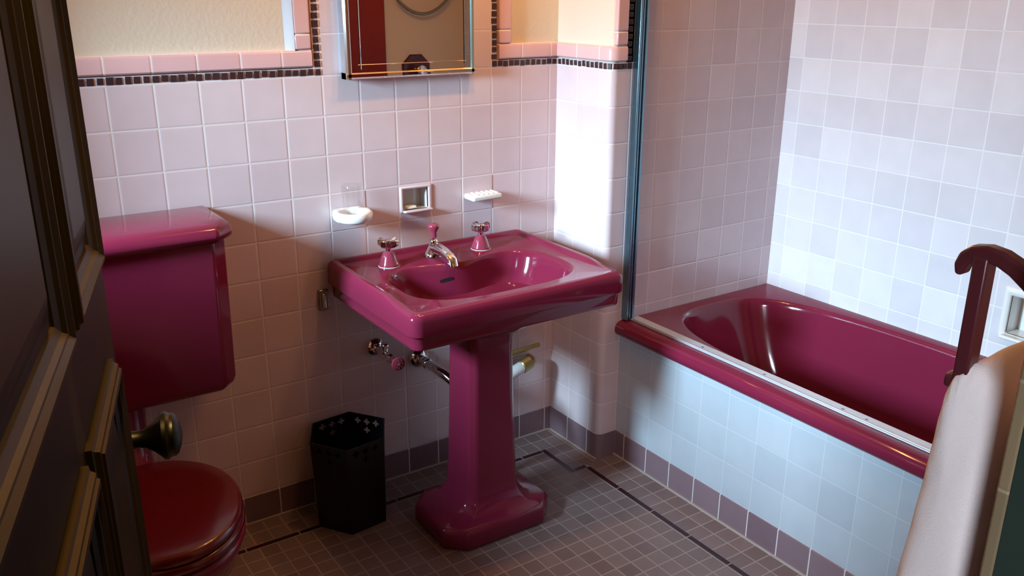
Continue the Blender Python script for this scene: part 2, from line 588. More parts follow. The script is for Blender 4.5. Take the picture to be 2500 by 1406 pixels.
# apron of the tub (tiled wall) and base tiles
mb = MB()
mb.quad((AX, -D, 0), (AX, YF, 0), (AX, YF, 0.4440), (AX, -D, 0.4440))
mb.build('wall_tub_apron', m_tile_apron, kind='structure')
mb = MB()
mb.box((XL, -0.004, 0), (0.0, 0.006, HB - 0.0015))
mb.build('baseboard_back', m_base_x, bevel=0.002, kind='structure')
mb = MB()
pb = [(-0.004, 0.0)]
for k in range(8):
    a = PI + (PI / 2) * k / 7
    pb.append((R + (R + .004) * math.cos(a), -D + R + (R + .004) * math.sin(a)))
pb.append((AX - 0.004, -D - 0.004))
for a, b in zip(pb[:-1], pb[1:]):
    mb.quad((a[0], a[1], 0), (b[0], b[1], 0), (b[0], b[1], HB - .0015), (a[0], a[1], HB - .0015))
    mb.quad((a[0], a[1], HB - .0015), (b[0], b[1], HB - .0015), (b[0] + .004, b[1] + .004, HB - .0015), (a[0] + .004, a[1] + .004, HB - .0015))
mb.build('baseboard_return', m_base_ret, smooth=True, angle=30, kind='structure')
mb = MB()
mb.box((AX - 0.004, YF, 0), (AX + 0.006, -D - .004, HB - 0.0015))
mb.build('baseboard_tub', m_base_y, bevel=0.002, kind='structure')
# pale grout fillet along the foot of the walls
mb = MB()
mb.box((XL, -0.009, 0), (0, -0.003, 0.004))
mb.box((-0.009, -D, 0), (-0.003, 0, 0.004))
mb.box((AX - 0.010, YF, 0), (AX - 0.003, -D, 0.004))
mb.build('trim_grout_fillet', plain('dim_grout', (0.40, 0.33, 0.29), 0.8), kind='structure')


# pink trim tiles with a rounded upper edge
def trim_h(mb, ax, pos, a, b, z0, z1, sgn=-1, th=0.006):
    prof = [(0.012, z0), (-th * .3, z0), (-th, z0 + .004), (-th, z1 - .008), (-th * .7, z1 - .003), (0.0, z1), (0.012, z1)]
    ends = []
    for t in (a, b):
        ends.append([((t, pos + w, zz) if ax == 'x' else (pos + w, t, zz)) for w, zz in prof])
    mb.loft(ends, True, True, True)


PZ0, PZ1 = 1.3255, 1.3710
mb = MB()
trim_h(mb, 'x', 0, XL, -0.8265, PZ0, PZ1)
mb.build('trim_1', m_pink_x, smooth=True, kind='structure')
mb = MB()
trim_h(mb, 'x', 0, -0.2250, 0.0, PZ0, PZ1)
mb.build('trim_2', m_pink_x, smooth=True, kind='structure')
mb = MB()
# on the return and round the corner: sweep of the same profile along the plan line
prof = [(0.010, PZ0), (-.002, PZ0), (-.006, PZ0 + .004), (-.006, PZ1 - .008), (-.004, PZ1 - .003), (0.0, PZ1), (0.010, PZ1)]
rings = []
plan = [((0, 0.0), (1, 0)), ((0, -D + R), (1, 0))]
for k in range(1, 7):
    a = PI + (PI / 2) * k / 6
    plan.append(((R + R * math.cos(a), -D + R + R * math.sin(a)), (-math.cos(a), -math.sin(a))))
plan.append(((0.0535, -D), (0, 1)))
for (px, py), (nx, ny) in plan:
    rings.append([(px + nx * w, py + ny * w, zz) for w, zz in prof])
mb.loft(rings)
mb.build('trim_3', m_pink_y, smooth=True, kind='structure')


def trim_v(name, xa, xb, ypos, z0, z1):
    mb = MB()
    mb.mat = 0
    mb.box((xa, ypos - .006, z0), (xb, ypos + .012, 1.412))
    mb.mat = 1
    mb.box((xa, ypos - .006, 1.412), (xb, ypos + .012, z1))
    return mb.build(name, [m_pink_z, m_pink_zt], bevel=0.004, seg=3, kind='structure')


trim_v('trim_4', -0.8710, -0.8265, 0, PZ1 + .001, ZC - .3)
trim_v('trim_5', -0.2250, -0.1810, 0, PZ1 + .001, ZC - .3)
trim_v('trim_6', 0.0115, 0.0535, -D, PZ1 + .001, ZC - .3)
# pale plaster edge beside the left upright
mb = MB()
mb.loft([[(-0.8715, -.005, zz), (-0.876, -.003, zz), (-0.886, .006, zz), (-0.894, .0115, zz), (-0.8715, .0115, zz)] for zz in (PZ1 - .002, ZC - .3)])
mb.build('trim_7', m_plaster_edge, smooth=True, kind='structure')

# mosaic lines: small dark squares in a grout bed
MP = 0.0211


def mosaic(name, segs, arc=False):
    mb = MB()
    for kind, a, b, fix in segs:
        n = max(1, round(abs(b - a) / MP))
        st = (b - a) / n
        for i in range(n):
            c = a + st * (i + .5)
            j = [random.uniform(-.0012, .0012) for _ in range(4)]
            h = 0.0083
            ta = random.uniform(-0.06, 0.06)
            if kind == 'bx':
                lo, hi = (c - h + j[0], -0.0022, fix - h + j[1]), (c + h + j[2], 0.004, fix + h + j[3])
            elif kind == 'bz':
                lo, hi = (fix - h + j[0], -0.0022, c - h + j[1]), (fix + h + j[2], 0.004, c + h + j[3])
            elif kind == 'ry':
                lo, hi = (-0.0022, c - h * .9, fix - h + j[1]), (0.004, c + h * .9, fix + h + j[3])
            elif kind == 'fx':
                lo, hi = (c - h + j[0], -D - .0022, fix - h + j[1]), (c + h + j[2], -D + .004, fix + h + j[3])
            elif kind == 'fz':
                lo, hi = (fix - h + j[0], -D - .0022, c - h + j[1]), (fix + h + j[2], -D + .004, c + h + j[3])
            mb.box(lo, hi)
    if arc:
        for a in (PI * 1.125, PI * 1.375):
            nx, ny = math.cos(a), math.sin(a)
            c = Vector((R + R * nx, -D + R + R * ny, MZ))
            t = Vector((-ny, nx, 0)) * 0.0065
            nn = Vector((nx, ny, 0))
            mb.loft([[c + nn * d + t * sx + Vector((0, 0, .0083 * sz)) for sx, sz in ((-1, -1), (1, -1), (1, 1), (-1, 1))] for d in (-.004, .0026)])
    return mb.build(name, m_mosaic, bevel=0.0012, kind='structure')


MZ = 1.3120
mosaic('trim_8', [('bx', XL + .01, -0.8002, MZ), ('bz', MZ + MP * .5, ZC - .3, -0.8108)])
mosaic('trim_9', [('bx', -0.2500, -0.002, MZ), ('bz', MZ + MP * .5, ZC - .3, -0.2410)])
mosaic('trim_10', [('ry', -0.004, -D + R, MZ), ('fx', 0.021, 0.0755, MZ), ('fz', MZ + MP * .5, ZC - .3, 0.0650)], arc=True)


# ------------------------------------------------------------------ pedestal washbasin
SX0, SX1, SY0, SY1 = -0.828, -0.146, -0.548, 0.0
SCX, SCY = -0.487, -0.310


def angles():
    a = [2 * PI * i / 120 for i in range(120)]
    for (cx, cy) in ((SX0 + .02, SY0 + .02), (SX1 - .02, SY0 + .02), (SX0 + .02, SY1 - .02), (SX1 - .02, SY1 - .02)):
        t = math.atan2(cy - SCY, cx - SCX) % (2 * PI)
        a += [t + d * 0.006 + 0.0013 for d in range(-14, 15)]
    a = sorted(set(round(x % (2 * PI), 5) for x in a))
    out = [a[0]]
    for x in a[1:]:
        if x - out[-1] > 0.0025:
            out.append(x)
    return out


ANG = angles()


def rrect_pt(t, x0, x1, y0, y1, rf, rb):
    """point where the ray at angle t from the basin centre leaves a rounded rectangle (front radius rf, back rb)"""
    dx, dy = math.cos(t), math.sin(t)
    lo, hi = 0.0, 1.0

    def inside(r):
        x, y = SCX + dx * r, SCY + dy * r
        if not (x0 <= x <= x1 and y0 <= y <= y1):
            return False
        for (cx, cy, rr, sx, sy) in ((x0 + rf, y0 + rf, rf, -1, -1), (x1 - rf, y0 + rf, rf, 1, -1), (x0 + rb, y1 - rb, rb, -1, 1), (x1 - rb, y1 - rb, rb, 1, 1)):
            if (x - cx) * sx > 0 and (y - cy) * sy > 0 and (x - cx) ** 2 + (y - cy) ** 2 > rr * rr:
                return False
        return True
    for _ in range(40):
        m = (lo + hi) / 2
        if inside(m):
            lo = m
        else:
            hi = m
    return SCX + dx * lo, SCY + dy * lo


def bowl_pt(t, k):
    """bowl mouth outline scaled by k"""
    dx, dy = math.cos(t), math.sin(t)
    a, b, e = 0.262, 0.172, 3.2
    r = (abs(dx / a) ** e + abs(dy / b) ** e) ** (-1 / e)
    x, y = dx * r, dy * r
    if y > 0:
        y *= 1 - 0.30 * math.exp(-(x / 0.13) ** 2)      # faucet deck swells into the bowl
    return SCX + x * k, SCY - 0.003 + y * k


rings = []


def rim_ring(ins, zz, crest=0.0, rf=0.030, rb=0.022, wall=True):
    ring = []
    for t in ANG:
        x, y = rrect_pt(t, SX0 + ins, SX1 - ins, SY0 + ins, SY1 - (ins if wall else 0) - 0.001, max(rf - ins * .6, .006), max(rb - ins * .6, .006))
        w = min(1.0, max(0.0, (y - (SY0 + 0.06)) / 0.12))
        w = w * w * (3 - 2 * w)
        ring.append((x, y, zz + crest * w))
    rings.append(ring)


# outside from below upwards
rim_ring(0.060, 0.674, rf=.03)
rim_ring(0.018, 0.6735)
rim_ring(0.0125, 0.6745)
rim_ring(0.0105, 0.6775)
rim_ring(0.0100, 0.684)
rim_ring(0.0090, 0.7085)
rim_ring(0.0080, 0.7105)
rim_ring(0.0020, 0.7130)
rim_ring(0.0004, 0.7150)
rim_ring(0.000, 0.722)
rim_ring(0.000, 0.752)
rim_ring(0.002, 0.761, 0.005)
rim_ring(0.006, 0.7675, 0.0085)
rim_ring(0.012, 0.7708, 0.0105)
rim_ring(0.022, 0.7720, 0.0105)
rim_ring(0.027, 0.7718, 0.0090)
rim_ring(0.031, 0.7712, 0.0045)
rim_ring(0.034, 0.7708, 0.0)
rim_ring(0.038, 0.7702, -0.0015)
for k, zz in ((1.045, 0.7685), (1.015, 0.7675), (0.99, 0.7650), (0.968, 0.759), (0.948, 0.747), (0.920, 0.722), (0.875, 0.692), (0.80, 0.662), (0.68, 0.638), (0.50, 0.622), (0.28, 0.614), (0.08, 0.611)):
    ring = []
    for t in ANG:
        x, y = bowl_pt(t, k)
        x0_, y0_ = rrect_pt(t, SX0 + .042, SX1 - .042, SY0 + .042, SY1 - .042, .01, .01)
        if k > 1.0:
            pass
        ring.append((x, y, zz))
    rings.append(ring)
basin_root = root('pedestal_washbasin', (-0.512, -0.35, 0), 'burgundy pedestal washbasin with rectangular top standing against the tiled back wall', 'washbasin')
mb = MB()
mb.loft(rings, True, True, True)
basin = mb.build('basin', m_burg, basin_root, smooth=True, angle=30)
# underside of the bowl
mb = MB()
rr = []
for sx, sy, zz in ((0.20, 0.15, 0.672), (0.20, 0.15, 0.655), (0.18, 0.135, 0.628), (0.13, 0.105, 0.606), (0.09, 0.085, 0.595)):
    rr.append([(-0.487 + sx * math.cos(t) * (1 if abs(math.cos(t)) < .2 else 1), -0.315 + sy * math.sin(t), zz) for t in [2 * PI * i / 48 for i in range(48)]])
mb.loft(rr)
mb.build('bowl_underside', m_burg, basin_root, smooth=True, angle=60)


def octo(cx, cy, hx, hy, ch, zz):
    return [(cx - hx, cy - hy + ch, zz), (cx - hx + ch, cy - hy, zz), (cx + hx - ch, cy - hy, zz), (cx + hx, cy - hy + ch, zz),
            (cx + hx, cy + hy - ch, zz), (cx + hx - ch, cy + hy, zz), (cx - hx + ch, cy + hy, zz), (cx - hx, cy + hy - ch, zz)]


mb = MB()
PCX, PCY = -0.512, -0.350
prof = [(0.181, 0.134, .052, 0.0), (0.186, 0.139, .054, 0.012), (0.186, 0.139, .054, 0.050), (0.183, 0.136, .053, 0.060), (0.172, 0.127, .050, 0.068), (0.135, 0.105, .040, 0.080),
        (0.105, 0.092, .028, 0.098), (0.088, 0.082, .020, 0.125), (0.084, 0.079, .019, 0.16), (0.078, 0.074, .018, 0.35), (0.073, 0.070, .017, 0.58), (0.076, 0.073, .018, 0.615), (0.088, 0.083, .02, 0.64), (0.092, 0.087, .02, 0.66)]
mb.loft([octo(PCX, PCY, *p) for p in prof])
mb.build('pedestal', m_burg, basin_root, bevel=0.006, seg=3)
# overflow slot
mb = MB()
oc_, on_ = Vector((-0.5329, -0.1957, 0.7210)), Vector((-0.22, -0.96, 0.16)).normalized()
ou_ = Vector((0.0444, -0.0094, 0.0073)).normalized()
ow_ = on_.cross(ou_)
mb.loft([[oc_ + on_ * d + ou_ * 0.021 * math.copysign(abs(math.cos(t)) ** .4, math.cos(t)) + ow_ * 0.0050 * math.copysign(abs(math.sin(t)) ** .6, math.sin(t)) for t in [2 * PI * i / 24 for i in range(24)]] for d in (-0.008, 0.0012)])
ov = mb.build('overflow_hole', m_dark, basin, smooth=True)


def tap_mb(x, y, z0):
    mb = MB()
    mb.lathe([(0.030, 0), (0.031, 0.003), (0.029, 0.008), (0.0255, 0.016), (0.021, 0.028), (0.0165, 0.037), (0.0125, 0.042), (0.011, 0.044)], (x, y, z0), n=36)
    return mb


for (tx, ty, turn) in ((-0.678, -0.118, 0.62), (-0.360, -0.108, 0.10)):
    z0 = 0.7695
    tp = tap_mb(tx, ty, z0).build('tap', m_burg_knob, basin_root, smooth=True, angle=60)
    mb = MB()
    mb.lathe([(0.0315, 0), (0.0315, 0.0016), (0.030, 0.002)], (tx, ty, z0 - .0005), n=36)
    mb.build('base_ring', m_white, tp, smooth=True, angle=40)
    mb = MB()
    mb.lathe([(0.0085, 0.040), (0.0085, 0.052), (0.0105, 0.054), (0.0115, 0.060), (0.0115, 0.074), (0.009, 0.0775), (0.004, 0.0785)], (tx, ty, z0), n=28)
    for k in range(4):
        a = turn + k * PI / 2
        ca, sa = math.cos(a), math.sin(a)
        rg = []
        for (d, w, zl, zh) in ((0.006, .0052, .0530, .0750), (0.017, .0060, .0545, .0765), (0.027, .0082, .0590, .0790), (0.0305, .0082, .0620, .0790)):
            rg.append([(tx + ca * d - sa * w, ty + sa * d + ca * w, z0 + zl), (tx + ca * d + sa * w, ty + sa * d - ca * w, z0 + zl),
                       (tx + ca * d + sa * w, ty + sa * d - ca * w, z0 + zh), (tx + ca * d - sa * w, ty + sa * d + ca * w, z0 + zh)])
        mb.loft(rg)
    mb.build('cross_handle', m_chrome, tp, bevel=0.0012)
# spout
mb = MB()
fx, fy, fz = -0.520, -0.100, 0.7695
mb.lathe([(0.030, 0), (0.030, 0.004), (0.0265, 0.010), (0.020, 0.022), (0.0145, 0.034), (0.012, 0.042), (0.0125, 0.046), (0.010, 0.050), (0.0065, 0.052), (0.0065, 0.058)], (fx, fy, fz), n=36)
sec = [((0, 0.0, 0.022), .0155, .016), ((0, -0.030, 0.027), .0150, .0135), ((0, -0.062, 0.026), .0135, .0110), ((0, -0.090, 0.020), .0130, .0100), ((0, -0.106, 0.012), .0130, .0105), ((0, -0.112, -0.004), .0125, .0120)]
rg = []
for i, ((ox, oy, oz), hw, hh) in enumerate(sec):
    tdir = Vector((0, -1, 0)) if i < 3 else Vector((0, -0.85, -0.5)).normalized() if i < 4 else Vector((0, -0.5, -0.85)) if i < 5 else Vector((0, -0.1, -1))
    up = Vector((1, 0, 0)).cross(tdir).normalized()
    c = Vector((fx + ox, fy + oy, fz + oz))
    rg.append([c + Vector((1, 0, 0)) * hw * 1.15 * math.copysign(abs(math.cos(a)) ** .7, math.cos(a)) + up * hh * 1.15 * math.copysign(abs(math.sin(a)) ** .7, math.sin(a)) for a in [2 * PI * j / 20 for j in range(20)]])
mb.loft(rg)
sp = mb.build('spout', m_chrome, basin_root, smooth=True, angle=50)
mb = MB()
mb.lathe([(0.009, 0.056), (0.010, 0.060), (0.0095, 0.070), (0.0115, 0.078), (0.017, 0.086), (0.0185, 0.092), (0.0165, 0.0965), (0.010, 0.099), (0.002, 0.0995)], (fx, fy, fz), n=32)
mb.build('drain_knob', m_burg_knob, sp, smooth=True, angle=60)

# ------------------------------------------------------------------ toilet
toilet = root('toilet', (-1.435, -0.42, 0), 'burgundy toilet with tall cistern and closed round lid, in the corner beside the open door', 'toilet')
TX0, TX1 = -1.715, -1.152


def tank_ring(x0, x1, y0, y1, ch, zz):
    return [(x0 + ch, y0, zz), (x1 - ch, y0, zz), (x1, y0 + ch, zz), (x1, y1, zz), (x0, y1, zz), (x0, y0 + ch, zz)]


mb = MB()
mb.loft([tank_ring(TX0 + .03, TX1 - .03, -0.190, -0.02, .03, 0.535), tank_ring(TX0 + .012, TX1 - .012, -0.205, -0.012, .036, 0.545), tank_ring(TX0 + .004, TX1 - .006, -0.212, -0.010, .038, 0.565), tank_ring(TX0, TX1, -0.216, -0.008, .040, 0.95)])
tank = mb.build('tank', m_burg, toilet, bevel=0.009, seg=3)
mb = MB()
L0, L1, LF = TX0 - .016, TX1 + .018, -0.238
mb.loft([tank_ring(L0 + .014, L1 - .014, LF + .014, -0.004, .042, 0.936), tank_ring(L0 + .002, L1 - .002, LF + .002, -0.003, .046, 0.946), tank_ring(L0, L1, LF, -0.003, .047, 0.958), tank_ring(L0 + .003, L1 - .003, LF + .004, -0.003, .047, 0.972), tank_ring(L0 + .018, L1 - .016, LF + .020, -0.003, .045, 0.984), tank_ring(L0 + .05, L1 - .046, LF + .06, -0.02, .04, 0.988)])
mb.build('tank_lid', m_burg, toilet, bevel=0.010, seg=3)
BCX, BCY = -1.437, -0.455


def egg(k, zz, a=0.178, bf=0.235, bb=0.205, n=64, cy=None):
    out = []
    for i in range(n):
        t = 2 * PI * i / n
        x, y = math.cos(t), math.sin(t)
        b = bb if y > 0 else bf
        out.append((BCX + a * k * x, (BCY if cy is None else cy) + b * k * y, zz))
    return out


mb = MB()
mb.loft([egg(.62, 0.0, cy=-0.40), egg(.63, 0.015, cy=-0.40), egg(.56, 0.05, cy=-0.40), egg(.54, 0.12, cy=-0.41), egg(.66, 0.20, cy=-0.43), egg(.86, 0.28), egg(.97, 0.335), egg(1.01, 0.355), egg(1.01, 0.366), egg(.98, 0.372)])
mb.box((BCX - .10, -0.30, 0.20), (BCX + .10, -0.16, 0.36))
mb.build('bowl', m_burg, toilet, smooth=True, angle=50)
mb = MB()
mb.tube([(BCX, -0.235, 0.30), (BCX, -0.190, 0.33), (BCX, -0.150, 0.38), (BCX, -0.120, 0.45), (BCX, -0.110, 0.56)], [.055, .054, .053, .053, .06], n=24)
mb.build('flush_neck', m_burg, toilet, smooth=True, angle=60)
mb = MB()
mb.loft([egg(.97, 0.3722), egg(1.0, 0.377), egg(1.02, 0.385), egg(1.015, 0.393), egg(.99, 0.398)])
mb.build('seat', m_seat, toilet, smooth=True, angle=60)
mb = MB()
mb.loft([egg(.985, 0.3995), egg(1.0, 0.404), egg(1.0, 0.413), egg(.98, 0.421), egg(.94, 0.4245), egg(.6, 0.4265), egg(.1, 0.427)])
mb.build('seat_lid', m_seat, toilet, smooth=True, angle=60)

# ------------------------------------------------------------------ bathtub
tub = root('bathtub', (0.43, -1.13, 0), 'burgundy built-in bathtub with rounded end in the tiled alcove', 'bathtub')
TD = 0.4945
mb = MB()
ys_, ye_ = -D - .001, YF + 0.002
n = 96
cx_, cy_, ax_, ay_ = 0.450, -1.130, 0.306, 0.812


def oval(k, kx, ky, zz, sh=0.0, e=3.4):
    out = []
    for i in range(n):
        t = 2 * PI * i / n
        c, s_ = math.cos(t), math.sin(t)
        r = (abs(c) ** e + abs(s_) ** e) ** (-1 / e)
        out.append((cx_ + ax_ * kx * r * c, cy_ + sh + ay_ * ky * r * s_, zz))
    return out


outer = []
for i in range(n):
    t = 2 * PI * i / n
    c, s_ = math.cos(t), math.sin(t)
    e = 3.4
    r = (abs(c) ** e + abs(s_) ** e) ** (-1 / e)
    px, py = cx_ + ax_ * r * c, cy_ + ay_ * r * s_
    dx, dy = px - cx_, py - cy_
    k = 1e9
    if dx > 1e-6:
        k = min(k, (BX - 0.001 - cx_) / dx)
    if dx < -1e-6:
        k = min(k, (0.110 - cx_) / dx)
    if dy > 1e-6:
        k = min(k, (ys_ - cy_) / dy)
    if dy < -1e-6:
        k = min(k, (ye_ - cy_) / dy)
    outer.append((cx_ + dx * k, cy_ + dy * k, TD))
# snap the nearest samples to the four corners
for qx, qy in ((BX - .001, ys_), (0.110, ys_), (BX - .001, ye_), (0.110, ye_)):
    j = min(range(n), key=lambda i: (outer[i][0] - qx) ** 2 + (outer[i][1] - qy) ** 2)
    outer[j] = (qx, qy, TD)
lower = [(x, y, TD - 0.40) for x, y, _ in outer]
mb.loft([outer, oval(1, 1.0, 1.0, TD), oval(1, .985, .994, TD - .003), oval(1, .968, .987, TD - .011), oval(1, .955, .981, TD - .026), oval(1, .93, .955, TD - .09), oval(1, .89, .91, TD - .18), oval(1, .85, .855, TD - .27),
         oval(1, .79, .80, TD - .33), oval(1, .68, .73, TD - .362), oval(1, .50, .60, TD - .374), oval(1, .1, .15, TD - .378)], True, False, True)
mb.build('tub_body', m_burg, tub, smooth=True, angle=50)
# rolled rim along the front
mb = MB()
prof = [(0.112, TD - .006), (0.112, TD), (0.085, TD + .0005), (0.070, TD - .003), (0.060, TD - .010), (0.0545, TD - .021), (0.0545, TD - .034), (0.060, TD - .045), (0.069, TD - .050), (0.080, TD - .051), (0.112, TD - .051)]
mb.loft([[(x, -D - .0005, zz) for x, zz in prof], [(x, YF + .001, zz) for x, zz in prof]])
mb.build('rolled_rim', m_burg, tub, smooth=True, angle=50)

scr = root('shower_door_frame', (0.10, -0.29, TD), 'aluminium shower door channel rising from the tub edge with track along the rim', 'shower frame')
mb = MB()
mb.box((0.104, YF + .003, TD + .0008), (0.146, -D - .004, TD + .0045))
mb.box((0.104, YF + .003, TD + .0045), (0.108, -D - .03, TD + .0095))
track = mb.build('sill_track', m_alu2, scr, bevel=0.001)
for yy in (-0.60, -0.84, -1.10, -1.17, -1.44, -1.75):
    mb = MB()
    mb.lathe([(0.0038, 0), (0.0038, 0.0008), (0.002, 0.0012)], (0.126, yy, TD + .0045), n=12)
    mb.build('screw', m_dchrome, track, smooth=True)
mb = MB()
zt = 2.05
pts = [(0.080, -D - .001), (0.080, -0.300), (0.089, -0.300), (0.089, -0.290), (0.093, -0.290), (0.093, -0.298), (0.099, -0.298), (0.099, -0.288), (0.106, -0.288), (0.106, -0.297), (0.115, -0.297), (0.115, -D - .001)]
mb.loft([[(x, y, TD + .0047) for x, y in pts], [(x, y, zt) for x, y in pts]])
ch = mb.build('jamb_channel', m_alu, scr, bevel=0.0012)
for zz in (0.66, 1.16, 1.60):
    mb = MB()
    mb.lathe([(0.004, 0), (0.004, 0.0012), (0.002, 0.002)], (0.1025, -0.288, zz), axis=(0, -1, 0), n=12)
    mb.build('screw', m_chrome, ch, smooth=True)

# ------------------------------------------------------------------ things on the back wall
# tumbler holder with glass
th = root('tumbler_holder', (-0.757, -0.005, 0.915), 'white ceramic tumbler holder with ring shelf on the back wall', 'tumbler holder')
hx_, hy_, hz_ = -0.752, -0.058, 0.915
mb = MB()
mb.box((-0.7985, -0.0015, 0.8626), (-0.6915, 0.0, 0.9700))
mb.build('wall_plate', m_tile_plain, th)
mb = MB()


def ring_pts(r, zz, nn=44):
    out = []
    for i in range(nn):
        t = 2 * PI * i / nn
        c, s_ = math.cos(t), math.sin(t)
        x, y = hx_ + r * c, hy_ + r * s_
        if s_ > 0:
            y = hy_ + (0.055) * s_ ** .8
            x = hx_ + (r + .004) * math.copysign(abs(c) ** .45, c)
        out.append((x, y, zz))
    return out


def hole_pts(r, zz, nn=44):
    return [(hx_ + r * math.cos(2 * PI * i / nn), hy_ + r * math.sin(2 * PI * i / nn), zz) for i in range(nn)]


mb.loft([hole_pts(.034, .902), ring_pts(.036, .898), ring_pts(.045, .899), ring_pts(.051, .905), ring_pts(.053, .915), ring_pts(.052, .924), ring_pts(.048, .928), hole_pts(.038, .927), hole_pts(.0355, .923), hole_pts(.034, .902)], True, False, False)
mb.lathe([(0.0345, 0.0), (0.0345, 0.006), (0.001, 0.006)], (hx_, hy_, 0.899), n=32)
mb.build('ring_shelf', m_white, th, smooth=True, angle=60)
mb = MB()
gz = 0.9055
mb.lathe([(0.0005, 0), (0.026, 0), (0.0275, 0.002), (0.0300, 0.050), (0.0325, 0.098), (0.0322, 0.0985), (0.0318, 0.0985)], (hx_, hy_, gz), n=48, cap0=False, cap1=False)
gl = mb.build('drinking_glass', m_glass, smooth=True, angle=60)
gl.location = (0, 0, 0)
tag(gl, 'clear straight drinking glass standing in the white tumbler holder', 'glass')

# recessed soap niche with a bar of soap
ni = root('soap_niche', (-0.524, 0, 0.92), 'cream ceramic recessed soap niche in the back wall above the washbasin', 'soap niche')
mb = MB()
mb.box((NX0, 0.050, NZ0), (NX1, 0.054, NZ1))
mb.box((NX0 - .003, -0.001, NZ0), (NX0, 0.052, NZ1))
mb.box((NX1, -0.001, NZ0), (NX1 + .003, 0.052, NZ1))
mb.box((NX0 - .003, -0.001, NZ1), (NX1 + .003, 0.052, NZ1 + .003))
mb.box((NX0 - .003, -0.001, NZ0 - .003), (NX1 + .003, 0.052, NZ0))
mb.build('recess', m_white, ni)
mb = MB()
fo, fi = [(-0.578, 0.8865), (-0.471, 0.8865), (-0.471, 0.966), (-0.578, 0.966)], [(NX0, NZ0), (NX1, NZ0), (NX1, NZ1), (NX0, NZ1)]
rings = [[(x, 0.0, zz) for x, zz in fo], [(x, -0.003, zz) for x, zz in fo], [(x * .5 + a * .5, -0.0055, zz * .5 + b * .5) for (x, zz), (a, b) in zip(fo, fi)], [(x, -0.003, zz) for x, zz in fi], [(x, 0.006, zz) for x, zz in fi]]
mb.loft(rings, True, False, False)
mb.build('frame', m_tile_plain, ni, bevel=0.0015, seg=2)
mb = MB()
mb.loft([[(NX0 - .004, -.004, NZ0 - .008), (NX1 + .006, -.004, NZ0 - .008), (NX1 + .006, -.024, NZ0 - .004), (NX0 - .002, -.024, NZ0 - .004)], [(NX0 - .004, -.004, NZ0 + .001), (NX1 + .006, -.004, NZ0 + .001), (NX1 + .006, -.022, NZ0 + .0035), (NX0 - .002, -.022, NZ0 + .0035)]])
mb.build('lip', m_tile_plain, ni, bevel=0.003, seg=3)
mb = MB()
mb.box((-0.554, 0.002, NZ0 + .0005), (-0.520, 0.022, NZ0 + .010))
so = mb.build('soap_bar', m_soap, bevel=0.003, seg=3)
tag(so, 'small white bar of soap lying inside the cream wall niche', 'soap')

# small ridged soap dish
sd = root('soap_dish', (-0.298, 0, 0.92), 'small white ridged ceramic soap dish on the back wall, right of the niche', 'soap dish')
mb = MB()
mb.box((-0.3585, -0.0015, 0.8626), (-0.2515, 0, 0.9700))
mb.build('wall_plate', m_tile_plain, sd)
mb = MB()
mb.box((-0.356, -0.062, 0.904), (-0.250, -0.001, 0.922))
tr = mb.build('tray', m_white, sd, bevel=0.006, seg=3)
for k in range(5):
    mb = MB()
    xr = -0.338 + k * 0.0178
    mb.box((xr, -0.055, 0.921), (xr + .008, -0.012, 0.9255))
    mb.build('ridge', m_white, tr, bevel=0.0018)

# mirror
mi = root('wall_mirror', (-0.532, 0, 1.30), 'rectangular wall mirror with shiny border, hanging above the washbasin', 'mirror')
QX0, QX1, QZ0, QZ1 = -0.742, -0.330, 1.290, 1.92
mb = MB()
mb.box((QX0 + .004, -0.026, QZ0 + .004), (QX1 - .004, 0.0, QZ1))
mb.build('backing', m_dchrome, mi)
mb = MB()
mb.box((QX0 + .016, -0.0330, QZ0 + .017), (QX1 - .016, -0.026, QZ1))
glassm = mb.build('mirror_glass', m_mirror, mi)


def bev_strip(mb, a, b, w, y0=-0.026, y1=-0.034):
    """border strip: outer edge a..b, bevelled inwards"""
    a, b, w = Vector(a), Vector(b), Vector(w)
    r = []
    for p in (a, b):
        r.append([p + Vector((0, 0, 0)), p + Vector((0, -.030, 0)), p + w * .3 + Vector((0, -.0365, 0)), p + w * .8 + Vector((0, -.0365, 0)), p + w + Vector((0, -.033, 0)), p + w])
    mb.loft(r)


mb = MB()
bev_strip(mb, (QX0, 0, QZ0), (QX1, 0, QZ0), (0, 0, .017))
mb.build('border_strip', m_mirror, mi)
mb = MB()
bev_strip(mb, (QX0, 0, QZ0), (QX0, 0, QZ1), (.017, 0, 0))
mb.build('border_strip', m_chrome, mi)
mb = MB()
bev_strip(mb, (QX1, 0, QZ0), (QX1, 0, QZ1), (-.015, 0, 0))
mb.build('border_strip', m_mirror_edge, mi)
for (a, b, w) in (((-0.698, 1.316), (-0.698, QZ1), 'v'), ((-0.366, 1.322), (-0.366, QZ1), 'v'), ((-0.706, 1.328), (-0.362, 1.328), 'h')):
    mb = MB()
    if w == 'v':
        r = [[(a[0] - .0022, -.0331, zz), (a[0], -.0345, zz), (a[0] + .0022, -.0331, zz)] for zz in (a[1], b[1])]
    else:
        r = [[(xx_, -.0331, a[1] - .0012), (xx_, -.0340, a[1]), (xx_, -.0331, a[1] + .0012)] for xx_ in (a[0], b[0])]
    mb.loft(r)
    mb.build('etched_line', m_chrome, glassm)

# chrome square bracket left of the basin
br = MB()
br.box((-0.856, -0.012, 0.632), (-0.826, 0.0, 0.694))
brk = root('wall_bracket', (-0.84, 0, 0.66), 'small chrome rectangular bracket on the wall, left behind the washbasin', 'bracket')
br.build('plate', m_dchrome, brk, bevel=0.002)
mb = MB()
mb.box((-0.848, -0.024, 0.640), (-0.838, -0.012, 0.686))
mb.build('bar', m_chrome, brk, bevel=0.003)

